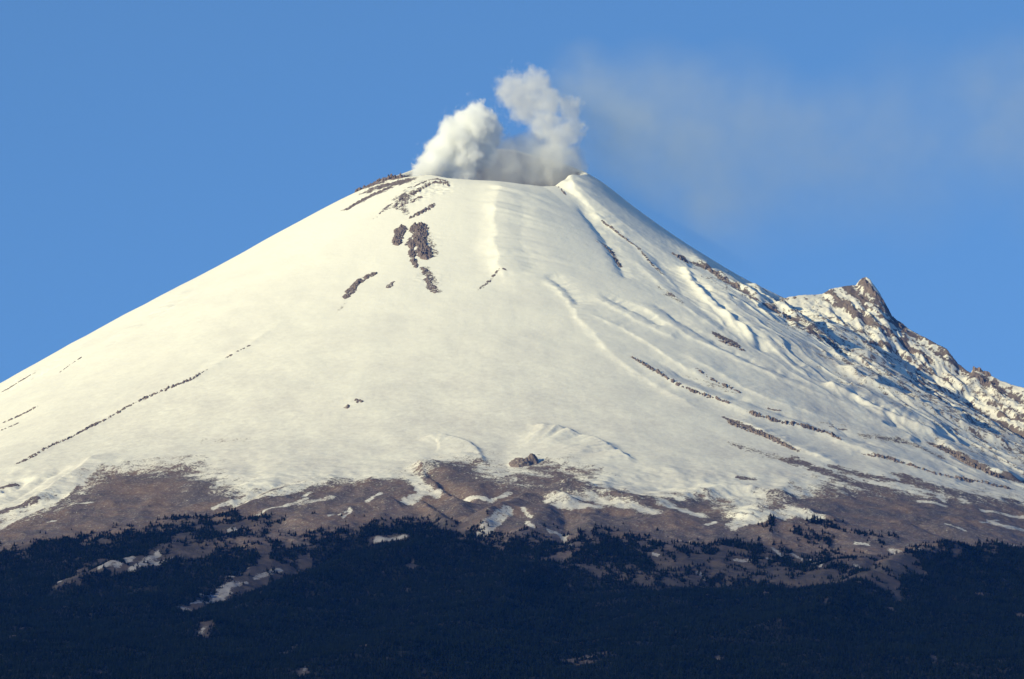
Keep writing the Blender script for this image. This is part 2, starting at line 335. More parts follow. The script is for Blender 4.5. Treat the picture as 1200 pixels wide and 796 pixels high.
# snow tongues and patches on the ash: pixel line, width m
for pts, w, a in [([(-10, 622), (30, 603), (62, 588), (84, 570), (104, 552)], 15, 0), ([(0, 588), (45, 566), (75, 552)], 15, .1), ([(250, 596), (290, 584), (330, 570)], 9, .1),
                  ([(282, 592), (330, 578), (372, 562), (400, 556)], 20, .05), ([(300, 604), (330, 594), (360, 584)], 7, .2), ([(350, 590), (388, 583)], 14, .45), ([(385, 604), (410, 598)], 7, .2), ([(430, 588), (446, 578)], 9, .1),
                  ([(478, 588), (500, 575), (512, 580)], 24, .1), ([(484, 560), (494, 575)], 18, 0), ([(545, 587), (575, 588), (597, 578)], 9, .1), ([(563, 626), (580, 610), (596, 599)], 17, 0), ([(572, 622), (588, 606)], 13, 0),
                  ([(612, 596), (622, 606)], 7, .1), ([(618, 612), (624, 618)], 9, .1), ([(645, 585), (690, 583), (735, 592), (765, 600)], 32, .3), ([(655, 590), (700, 593)], 20, .3), ([(644, 622), (664, 628)], 11, .1), ([(660, 630), (668, 640)], 8, .2),
                  ([(778, 588), (820, 604)], 22, .15), ([(772, 580), (800, 584)], 10, .1), ([(868, 612), (878, 596), (872, 575), (856, 565)], 24, .1), ([(858, 616), (890, 606), (930, 600), (960, 606)], 22, .25), ([(890, 570), (920, 575)], 24, .1),
                  ([(828, 615), (838, 612)], 9, .2), ([(442, 633), (474, 629)], 11, .3), ([(68, 682), (90, 664)], 12, .15), ([(118, 663), (130, 658)], 12, .1), ([(138, 661), (152, 654)], 13, .05), ([(152, 670), (185, 650)], 12, .3), ([(178, 661), (212, 653)], 6, .3),
                  ([(216, 716), (256, 713)], 18, .35), ([(248, 698), (275, 684)], 12, .3), ([(240, 705), (270, 695)], 7, .3), ([(300, 677), (328, 668)], 8, .35), ([(268, 676), (290, 666)], 7, .4), ([(268, 623), (274, 621)], 9, .2), ([(88, 590), (108, 589)], 5, .2), ([(56, 612), (64, 611)], 5, .2),
                  ([(1045, 646), (1078, 643)], 14, .35), ([(1160, 611), (1180, 618), (1200, 622)], 12, .05), ([(1168, 635), (1190, 640)], 8, .2), ([(1078, 588), (1108, 593)], 10, .1), ([(1100, 583), (1106, 588)], 8, .1), ([(1150, 598), (1200, 606)], 8, .1), ([(1108, 614), (1130, 622)], 7, .3), ([(1068, 577), (1090, 582)], 8, .15), ([(1150, 612), (1170, 610)], 6, .1),
                  ([(215, 708), (262, 703)], 5, .2), ([(232, 698), (268, 690)], 5, .2), ([(170, 678), (215, 668)], 5, .25), ([(255, 690), (290, 683)], 5, .3), ([(905, 642), (920, 655)], 8, .3), ([(920, 645), (940, 655)], 7, .3), ([(862, 657), (905, 655)], 8, .4), ([(950, 657), (962, 662)], 10, .35), ([(1000, 660), (1012, 668)], 10, .5), ([(1003, 637), (1018, 639)], 6, .2), ([(765, 648), (770, 650)], 6, .2), ([(820, 673), (826, 678)], 10, .3),
                  ([(870, 614), (900, 608)], 10, .1), ([(355, 582), (364, 577)], 5, .1), ([(402, 606), (414, 600)], 5, .2), ([(690, 772), (695, 768)], 9, .6), ([(335, 768), (348, 758)], 6, .6), ([(355, 790), (362, 778)], 6, .5), ([(230, 745), (240, 735)], 10, .65), ([(825, 775), (842, 772)], 6, .6)]:
    blob(pts, w, a, A, .55)
A = np.clip(A, 0, 1)
# a thin scatter of grit over the lowest snow and over the right flank
th_ = TH[V]; rr = R[V]
grit = sstep(-420, 60, sd+120*n1)*.30 + sstep(-1.25, -.6, th_)*sstep(1100, 2300, rr)*.22*sstep(-.1, .5, n4+.2)
A = np.maximum(A, np.clip(grit, 0, .5))
# bare rock: steep broken ground of the side peak and a few places on the cone
gxx, gyy = np.gradient(H, gx, gy); slope = np.hypot(gxx, gyy)[V]
PM = PEAKM[V]
K = np.zeros_like(A)
strat = fbm((vx*.55+vz*.85)/46+.4*n1, (vx*.8-vz*.5)/420, 4, .6)           # beds dipping to the right, as on the side peak
K = np.maximum(K, PM*sstep(.12, .42, strat*.95+.5*n2+.18*(slope-.9)))
K = np.maximum(K, PM*.55*sstep(-.1, .4, n3+n2*.7)*sstep(-.15, .25, n1))
onr = sstep(-1.05, -.6, th_)*sstep(R0+350, R0+900, rr)*sstep(3400, 2800, rr)*(1-PM)
arcv = th_*1500; ns = fbm(arcv/26+2*n1, rr/120, 4, .65)
K = np.maximum(K, onr*.78*sstep(-.02, .38, ns+.45*n3+.35*n1-.05))
K = np.maximum(K, onr*.55*sstep(-.32, .22, n2*.8+n3*.6+.3*n4))
K = np.maximum(K, PM*.85*sstep(-.25, .3, .8*strat+.6*n2+.5*n3))
for pts, w, a in [([(971, 343), (986, 354), (1005, 366), (1024, 378), (1043, 390), (1058, 400), (1074, 412), (1090, 421)], 13, 1), ([(1009, 330), (1022, 342), (1036, 356), (1045, 370)], 13, 1), ([(1044, 372), (1056, 384), (1066, 392)], 14, 1),
                  ([(1100, 409), (1120, 424)], 9, .8), ([(1143, 441), (1152, 448), (1167, 449)], 11, 1), ([(1020, 400), (1040, 404)], 8, .9), ([(1075, 433), (1095, 438), (1110, 445)], 6, .8), ([(1112, 440), (1145, 460)], 5, .8), ([(1170, 486), (1200, 493)], 7, .9),
                  ([(955, 352), (962, 360)], 6, .7), ([(1140, 452), (1170, 470)], 20, .5), ([(983, 376), (1000, 384), (1020, 392)], 14, .55),
                  ([(799, 300), (806, 308)], 12, .9), ([(812, 308), (830, 314), (850, 330), (868, 341)], 15, .8), ([(868, 341), (897, 357), (925, 372), (960, 396)], 13, .75), ([(944, 378), (966, 392), (980, 406)], 18, .6), ([(770, 335), (800, 355), (780, 345)], 16, .5), ([(840, 392), (862, 404)], 18, .8),
                  ([(705, 285), (716, 294), (726, 312)], 9, .8), ([(706, 259), (731, 279), (750, 291)], 7, .7), ([(748, 291), (766, 312), (778, 322)], 6, .6), ([(690, 275), (708, 290)], 8, .4),
                  ([(985, 448), (1010, 456)], 8, .5), ([(1040, 440), (1080, 455), (1110, 474)], 16, .45), ([(960, 430), (990, 440)], 14, .4), ([(1120, 480), (1200, 515)], 22, .5),
                  ([(1093, 521), (1117, 531), (1133, 540), (1167, 558), (1210, 570)], 24, .9), ([(1010, 510), (1060, 518), (1100, 535)], 24, .55), ([(850, 490), (880, 503), (915, 518), (935, 528)], 14, .8), ([(800, 440), (850, 455)], 8, .4),
                  ([(820, 450), (875, 465)], 14, .35), ([(960, 495), (1000, 500)], 12, .4),
                  ([(483, 215), (520, 210)], 5, .4), ([(436, 222), (472, 213)], 44, .8), ([(415, 224), (445, 214)], 38, .8), ([(410, 243), (430, 232), (452, 222)], 28, .85), ([(466, 240), (480, 226)], 34, .8), ([(470, 240), (485, 226), (505, 214), (525, 214)], 16, .6), ([(440, 255), (462, 238)], 12, .4),
                  ([(497, 264), (505, 285), (510, 300)], 16, .45), ([(500, 315), (512, 342)], 18, .5), ([(465, 232), (475, 250)], 14, .5), ([(560, 340), (585, 316)], 6, .4), ([(404, 356), (398, 364)], 8, .4)]:
    blob(pts, w, a, K, .9)
K = np.clip(K, 0, 1)
# forest floor and tree density
fl = [(-200, 655), (0, 648), (45, 630), (90, 626), (130, 622), (175, 615), (250, 606), (300, 604), (270, 618), (240, 640), (300, 634), (330, 634), (350, 636), (400, 618), (470, 606), (500, 610), (540, 622), (585, 634), (600, 630), (648, 628), (655, 634),
      (640, 654), (655, 654), (690, 640), (705, 624), (725, 630), (760, 636), (800, 640), (860, 636), (900, 640), (960, 648), (1040, 660), (1060, 648), (1100, 640), (1130, 638), (1200, 642), (1400, 645)]
fl = [(a, c+(7 if a < 700 else 2)) for a, c in fl]
P = castline(fl, hgt); P[0] = (-2800, P[1][1]); P[-1] = (2800, P[-2][1]); FP = np.vstack([P, [[2800, -9400], [-2800, -9400]]])
F = sstep(-200, 120, poly_sd(vx, vy, FP)+90*n2+90*n1+60*n3)
for pts, w, a in [([(190, 640), (215, 630), (240, 640)], 36, .2), ([(70, 684), (110, 668), (150, 664), (190, 648), (230, 645)], 26, .22), ([(225, 715), (270, 690), (320, 670)], 34, .2), ([(340, 655), (360, 668)], 24, .3), ([(300, 670), (350, 672)], 26, .25), ([(310, 640), (310, 660)], 18, .1), ([(78, 680), (100, 668)], 26, .2), ([(118, 660), (155, 655)], 16, .1), ([(440, 633), (476, 629)], 17, .05),
                  ([(100, 640), (150, 630)], 22, .5), ([(260, 620), (320, 612)], 36, .35),
                  ([(780, 655), (850, 665), (900, 670), (960, 680), (1040, 685)], 64, .28), ([(690, 665), (760, 680), (830, 685)], 34, .5), ([(900, 645), (950, 655)], 40, .3), ([(990, 655), (1030, 670), (1060, 660)], 50, .12), ([(1040, 646), (1080, 642)], 16, 0), ([(880, 640), (840, 650)], 26, .3),
                  ([(640, 656), (668, 650)], 14, .1), ([(665, 778), (690, 772), (700, 766)], 30, .42), ([(230, 745), (240, 735)], 30, .45), ([(335, 768), (348, 758)], 20, .45), ([(355, 790), (362, 778)], 14, .45), ([(825, 775), (842, 772)], 14, .45), ([(1093, 768), (1097, 776)], 10, .45), ([(425, 757), (436, 753)], 10, .45)]:
    blob(pts, w, a, F, .8)
for pts, w, a in [([(905, 606), (905, 614)], 12, 1), ([(955, 616), (990, 622), (1040, 628)], 36, .5), ([(940, 622), (970, 632)], 30, .5), ([(210, 606), (280, 602)], 14, .85), ([(890, 618), (912, 625)], 16, .4), ([(360, 575), (366, 578)], 1, .1), ([(870, 640), (890, 642)], 18, .8), ([(920, 655), (940, 665)], 18, .9), ([(970, 650), (1000, 655)], 18, .7), ([(1020, 632), (1034, 636)], 12, .5)]:
    blob(pts, w, a, F, .9)
FB = poly_sd(vx, vy, FP)
clump = fbm(vx/46, vy/120, 4, .6)
F = F*(1-.55*sstep(.22, .5, fbm(vx/70+3, vy/230+8, 4, .6))*sstep(-2400, -900, -FB))
F = np.clip(np.where((F > .06) & (F < .93), sstep(.28, .72, F+1.0*clump+.25*n3), F), 0, 1)
DULL = sstep(-2500, -40, sd + 260*n1 + 90*n4)**1.35*.9 + .8*sstep(-1.25, -.55, th_)*sstep(1000, 2000, rr)*sstep(-.55, .25, n4+.5*n1)*(1-PM) + .6*PM + .12*sstep(-2.2, -2.9, th_)  # duller snow colour downhill, on right and left flanks and side peak
DULL = np.clip(DULL, 0, 1)+sstep(-250, 100, FB)*.5+.25*sstep(-60, 160, sd)
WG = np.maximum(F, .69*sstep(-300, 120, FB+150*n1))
inner = sstep(R0*1.0, R0*.9, rr); K = np.maximum(K, inner*(.85+.3*n2))
def full(a, v=0.0, below=None):
    o = np.full(H.shape, v); o[V] = a
    return o
AF, KF, FF, DF, WF = full(A), full(K), full(F), full(DULL), full(WG)
far = R > 6500
outside = np.ones(H.shape, bool); outside[V] = False
AF = np.where(outside & (H < 1480), 1, AF); FF = np.where(outside & (H < 1330), 1, FF); WF = np.where(outside & (H < 1330), 1, WF)
PEAKA = PEAKM

# ------------------------------------------------------------------ materials
def mat(name):
    m = bpy.data.materials.new(name); m.use_nodes = True; m.node_tree.nodes.clear(); return m, m.node_tree
def N(nt, t, **kw):
    n = nt.nodes.new(t)
    for k, v in kw.items():
        if k in n.inputs: n.inputs[k].default_value = v
        else: setattr(n, k, v)
    return n
def lk(nt, a, b): nt.links.new(a, b)
def mixc(nt, f, a, b):
    n = nt.nodes.new('ShaderNodeMix'); n.data_type = 'RGBA'; n.clamp_factor = True
    for s, v in ((0, f), (6, a), (7, b)):
        if isinstance(v, (int, float)): n.inputs[s].default_value = v
        elif isinstance(v, tuple): n.inputs[s].default_value = (*v, 1)
        else: lk(nt, v, n.inputs[s])
    return n.outputs[2]
def mth(nt, op, a, b=0.0, c=None, clamp=False):
    n = nt.nodes.new('ShaderNodeMath'); n.operation = op; n.use_clamp = clamp
    for i, v in enumerate((a, b, c)):
        if v is None: continue
        if isinstance(v, (int, float)): n.inputs[i].default_value = v
        else: lk(nt, v, n.inputs[i])
    return n.outputs[0]
def noise(nt, vec, scale, det=4, rough=.6):
    n = N(nt, 'ShaderNodeTexNoise'); n.inputs['Scale'].default_value = scale; n.inputs['Detail'].default_value = det; n.inputs['Roughness'].default_value = rough
    lk(nt, vec, n.inputs['Vector']); return n.outputs['Fac']
def ramp(nt, f, a, b):
    n = nt.nodes.new('ShaderNodeMapRange'); n.interpolation_type = 'SMOOTHSTEP'; n.inputs[1].default_value = a; n.inputs[2].default_value = b
    lk(nt, f, n.inputs[0]); return n.outputs[0]
SNOW = (.87, .83, .70); ASH1 = (.150, .112, .108); ASH2 = (.085, .066, .066); ROCK1 = (.20, .158, .14); ROCK2 = (.115, .090, .086)

def ground_mat():
    m, nt = mat('snow_and_ash'); g = N(nt, 'ShaderNodeNewGeometry'); pos = g.outputs['Position']
    at = {}
    for k in ('ash', 'rock', 'wood', 'thin'):
        a = N(nt, 'ShaderNodeAttribute'); a.attribute_name = k; at[k] = a.outputs['Fac']
    nf = noise(nt, pos, 1/8., 5, .8); nm = noise(nt, pos, 1/40., 5, .65); nb = noise(nt, pos, 1/170., 4, .6)
    mix3 = mth(nt, 'ADD', mth(nt, 'MULTIPLY', nf, .62), mth(nt, 'MULTIPLY', nm, .38))      # about .5 +- .15
    thr = mth(nt, 'MULTIPLY_ADD', mth(nt, 'SUBTRACT', mix3, .5), 3.4, .5)
    fa = mth(nt, 'ADD', at['ash'], mth(nt, 'SUBTRACT', .5, thr)); fa = ramp(nt, mth(nt, 'MULTIPLY', mth(nt, 'SIGN', at['ash']), fa), .38, .66)
    fa = mth(nt, 'MULTIPLY', fa, ramp(nt, at['ash'], .02, .3))
    fr = mth(nt, 'ADD', at['rock'], mth(nt, 'SUBTRACT', .5, thr)); fr = mth(nt, 'MULTIPLY', ramp(nt, fr, .42, .62), ramp(nt, at['rock'], .03, .3))
    snow = mixc(nt, ramp(nt, nb, .35, .7), SNOW, (.85, .81, .69))
    ng_ = noise(nt, pos, 1/22., 6, .75)
    snow = mixc(nt, mth(nt, 'MULTIPLY', at['thin'], ramp(nt, mth(nt, 'ADD', ng_, mth(nt, 'MULTIPLY', mth(nt, 'SUBTRACT', nb, .5), .6)), .0, 1.0)), snow, (.47, .435, .41))  # attribute sets how far snow goes to the duller tone, mottled
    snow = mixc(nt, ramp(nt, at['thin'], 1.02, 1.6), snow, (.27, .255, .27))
    ash = mixc(nt, ramp(nt, nm, .35, .65), ASH1, ASH2); ash = mixc(nt, ramp(nt, nb, .42, .62), ash, (.165, .112, .092)); ash = mixc(nt, mth(nt, 'MULTIPLY', ramp(nt, noise(nt, pos, 1/330., 4, .6), .5, .68), .6), ash, (.075, .068, .080))
    # thin frost still lying between the stones
    ash = mixc(nt, mth(nt, 'MULTIPLY', ramp(nt, nf, .50, .72), .42), ash, SNOW)
    rock = mixc(nt, ramp(nt, nf, .35, .65), ROCK1, ROCK2)
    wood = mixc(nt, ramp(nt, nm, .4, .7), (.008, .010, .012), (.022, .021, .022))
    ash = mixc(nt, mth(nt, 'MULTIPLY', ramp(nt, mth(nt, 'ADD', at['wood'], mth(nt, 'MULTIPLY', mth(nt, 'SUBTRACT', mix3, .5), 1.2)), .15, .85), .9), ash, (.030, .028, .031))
    col = mixc(nt, fa, snow, ash)
    col = mixc(nt, fr, col, rock)
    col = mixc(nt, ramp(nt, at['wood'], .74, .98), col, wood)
    bs = N(nt, 'ShaderNodeBsdfPrincipled'); lk(nt, col, bs.inputs['Base Color']); bs.inputs['Roughness'].default_value = .75
    bs.inputs['Specular IOR Level'].default_value = .15
    hgtn = mth(nt, 'ADD', mth(nt, 'MULTIPLY', nf, mth(nt, 'MULTIPLY_ADD', mth(nt, 'MAXIMUM', fa, fr), 2.2, .25)), mth(nt, 'MULTIPLY', nm, 1.0))
    hgtn = mth(nt, 'SUBTRACT', hgtn, mth(nt, 'MULTIPLY', fa, .6))
    b = N(nt, 'ShaderNodeBump'); b.inputs['Distance'].default_value = 3.0; b.inputs['Strength'].default_value = .55; lk(nt, hgtn, b.inputs['Height']); lk(nt, b.outputs[0], bs.inputs['Normal'])
    o = N(nt, 'ShaderNodeOutputMaterial'); lk(nt, bs.outputs[0], o.inputs[0]); return m
def rock_mat():
    m, nt = mat('volcanic_rock'); g = N(nt, 'ShaderNodeNewGeometry'); pos = g.outputs['Position']
    nf = noise(nt, pos, 1/7., 4, .7); nm = noise(nt, pos, 1/26., 4, .65)
    sx = N(nt, 'ShaderNodeSeparateXYZ'); lk(nt, g.outputs['Normal'], sx.inputs[0])
    rock = mixc(nt, ramp(nt, nf, .35, .65), ROCK1, ROCK2); rock = mixc(nt, ramp(nt, nm, .45, .7), rock, (.21, .16, .14))
    up = mth(nt, 'ADD', sx.outputs[2], mth(nt, 'MULTIPLY', mth(nt, 'SUBTRACT', nf, .5), 1.1))
    col = mixc(nt, ramp(nt, up, .86, .99), rock, SNOW)
    bs = N(nt, 'ShaderNodeBsdfPrincipled'); lk(nt, col, bs.inputs['Base Color']); bs.inputs['Roughness'].default_value = .9; bs.inputs['Specular IOR Level'].default_value = .1
    b = N(nt, 'ShaderNodeBump'); b.inputs['Distance'].default_value = 3.0; b.inputs['Strength'].default_value = .7; lk(nt, nf, b.inputs['Height']); lk(nt, b.outputs[0], bs.inputs['Normal'])
    o = N(nt, 'ShaderNodeOutputMaterial'); lk(nt, bs.outputs[0], o.inputs[0]); return m
def leaf_mat(name, c1, c2):
    m, nt = mat(name); oi = N(nt, 'ShaderNodeObjectInfo'); g = N(nt, 'ShaderNodeNewGeometry')
    nb = noise(nt, g.outputs['Position'], 1/130., 3, .6)
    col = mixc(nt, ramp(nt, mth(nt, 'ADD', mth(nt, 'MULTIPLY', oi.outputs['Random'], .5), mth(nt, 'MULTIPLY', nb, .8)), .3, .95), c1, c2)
    bs = N(nt, 'ShaderNodeBsdfPrincipled'); lk(nt, col, bs.inputs['Base Color']); bs.inputs['Roughness'].default_value = .9; bs.inputs['Specular IOR Level'].default_value = 0
    o = N(nt, 'ShaderNodeOutputMaterial'); lk(nt, bs.outputs[0], o.inputs[0]); return m
M_G, M_R = ground_mat(), rock_mat()
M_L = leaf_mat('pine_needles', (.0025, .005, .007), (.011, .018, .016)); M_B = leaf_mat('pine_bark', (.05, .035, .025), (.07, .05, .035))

# ------------------------------------------------------------------ ground meshes: one sheet cut along natural lines, shared normals
nz = 1/np.sqrt(1+gxx**2+gyy**2); NRM = np.stack([-gxx*nz, -gyy*nz, nz], -1)
CONE = (R < 3300) & ~PEAKM.astype(bool)
cellpeak = PEAKM[:-1, :-1].astype(bool); cellcone = CONE[:-1, :-1]
def sheet(name, cell, kind, **attrs):
    ni, nj = H.shape; used = np.zeros(H.shape, bool)
    used[:-1, :-1] |= cell; used[1:, :-1] |= cell; used[:-1, 1:] |= cell; used[1:, 1:] |= cell
    idx = np.full(H.shape, -1, np.int64); idx[used] = np.arange(used.sum())
    co = np.stack([X[used], Y[used], H[used]], -1).astype(np.float32)
    ci, cj = np.nonzero(cell)
    q = np.stack([idx[ci, cj], idx[ci+1, cj], idx[ci+1, cj+1], idx[ci, cj+1]], -1)
    me = bpy.data.meshes.new(name); me.vertices.add(len(co)); me.vertices.foreach_set('co', co.ravel())
    me.loops.add(q.size); me.loops.foreach_set('vertex_index', q.ravel().astype(np.int32))
    me.polygons.add(len(q)); me.polygons.foreach_set('loop_start', np.arange(0, q.size, 4, dtype=np.int32))
    me.polygons.foreach_set('use_smooth', np.ones(len(q), bool)); me.update(calc_edges=True)
    for k, v in (('ash', AF), ('rock', KF), ('wood', WF), ('thin', DF)):
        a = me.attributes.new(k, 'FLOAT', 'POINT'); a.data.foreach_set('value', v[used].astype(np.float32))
    me.normals_split_custom_set_from_vertices(NRM[used].astype(np.float32).tolist() if len(co) < 3e5 else NRM[used].astype(np.float32))
    me.materials.append(M_G); o = bpy.data.objects.new(name, me); C.objects.link(o); o['kind'] = kind
    for k, v in attrs.items(): o[k] = v
    return o
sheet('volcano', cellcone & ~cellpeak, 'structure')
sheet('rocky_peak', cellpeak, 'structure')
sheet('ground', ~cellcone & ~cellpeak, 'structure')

# ------------------------------------------------------------------ rock crags standing out of the snow
def add_mesh(name, verts, faces, mats, smooth=False, parent=None):
    me = bpy.data.meshes.new(name); me.from_pydata([tuple(map(float, v)) for v in verts], [], [tuple(f) for f in faces]); me.update()
    for m in mats: me.materials.append(m)
    if smooth: me.polygons.foreach_set('use_smooth', np.ones(len(me.polygons), bool))
    o = bpy.data.objects.new(name, me); C.objects.link(o)
    if parent: o.parent = parent
    return o
def crag(name, label, cat, pts, w, h, gap=0.0, seed=0, group=None, sm=2, lean=0.0, det=11., rag=.55):
    """a broken rib of rock following a line on the slope: w half-width, h height (m), gap 0..1 how much of it sinks under the snow"""
    P = smooth_line(castline(pts, hgt), sm); L = np.hypot(*np.diff(P, axis=0).T); cum = np.concatenate([[0], np.cumsum(L)])
    n = max(5, int(cum[-1]/3.2)); s_ = np.linspace(0, cum[-1], n); px_ = np.interp(s_, cum, P[:, 0]); py_ = np.interp(s_, cum, P[:, 1])
    tx = np.gradient(px_); ty = np.gradient(py_); tl = np.hypot(tx, ty)+1e-9; nx_, ny_ = ty/tl, -tx/tl
    k = max(7, int(2*w/3.2)|1); u = np.linspace(-1, 1, k)
    wid = w*(.72+.8*fbm(s_/(w*2.2)+seed*3.3, s_*0+seed, 3))*np.clip(sstep(-.02, .16, s_/cum[-1])*sstep(-.02, .16, 1-s_/cum[-1])+.15, 0, 1)
    gx_ = px_[:, None]+nx_[:, None]*u*wid[:, None]; gy_ = py_[:, None]+ny_[:, None]*u*wid[:, None]
    a = ridged(gx_/(det*2.2)+seed, gy_/(det*2.2), 4, .6); b = fbm(gx_/det+seed*2, gy_/det+9, 3, .65)
    lump = (a*.75+b*.9+.15)
    br = fbm(s_/(w*1.6+8)+seed*7.7, s_*0+seed*1.3, 4, .6)[:, None]
    e = (1-np.abs(u)**2.2)[None, :]; ends = (sstep(0, .08, s_/cum[-1])*sstep(0, .08, 1-s_/cum[-1]))[:, None]
    zz = h*(e*ends*(.45+lump) - .32 - gap*(.35+2.3*np.clip(br+.1, -.4, 1)))
    hole = fbm(gx_/(det*.9)+seed*5, gy_/(det*1.6)+seed, 3, .6)
    zz = zz - h*rag*np.clip(hole+.10, 0, 1)*2.6
    zz = np.clip(zz, -h*1.3-4, None)
    vx_ = gx_+zz*lean; z = hgt(gx_, gy_)+zz
    verts = np.stack([vx_, gy_, z], -1).reshape(-1, 3)
    faces = [(i*k+j, i*k+j+1, (i+1)*k+j+1, (i+1)*k+j) for i in range(n-1) for j in range(k-1)]
    # a skirt to close the body below the snow
    rim_i = [j for j in range(k)]+[i*k+k-1 for i in range(1, n)]+[(n-1)*k+j for j in range(k-2, -1, -1)]+[i*k for i in range(n-2, 0, -1)]
    vb = [(verts[q][0], verts[q][1], verts[q][2]-h-6) for q in rim_i]; base_i = len(verts); verts = np.vstack([verts, vb]); m_ = len(rim_i)
    faces += [(rim_i[q], base_i+q, base_i+(q+1) % m_, rim_i[(q+1) % m_]) for q in range(m_)]
    faces.append(tuple(base_i+q for q in range(m_))[::-1])
    o = add_mesh(name, verts, faces, [M_R]); o['label'] = label; o['category'] = cat
    if group: o['group'] = group
    return o
g1 = 'crags round the crater rim'; g2 = 'broken rock bands on the left snow slope'; g3 = 'broken rock bands on the right flank'
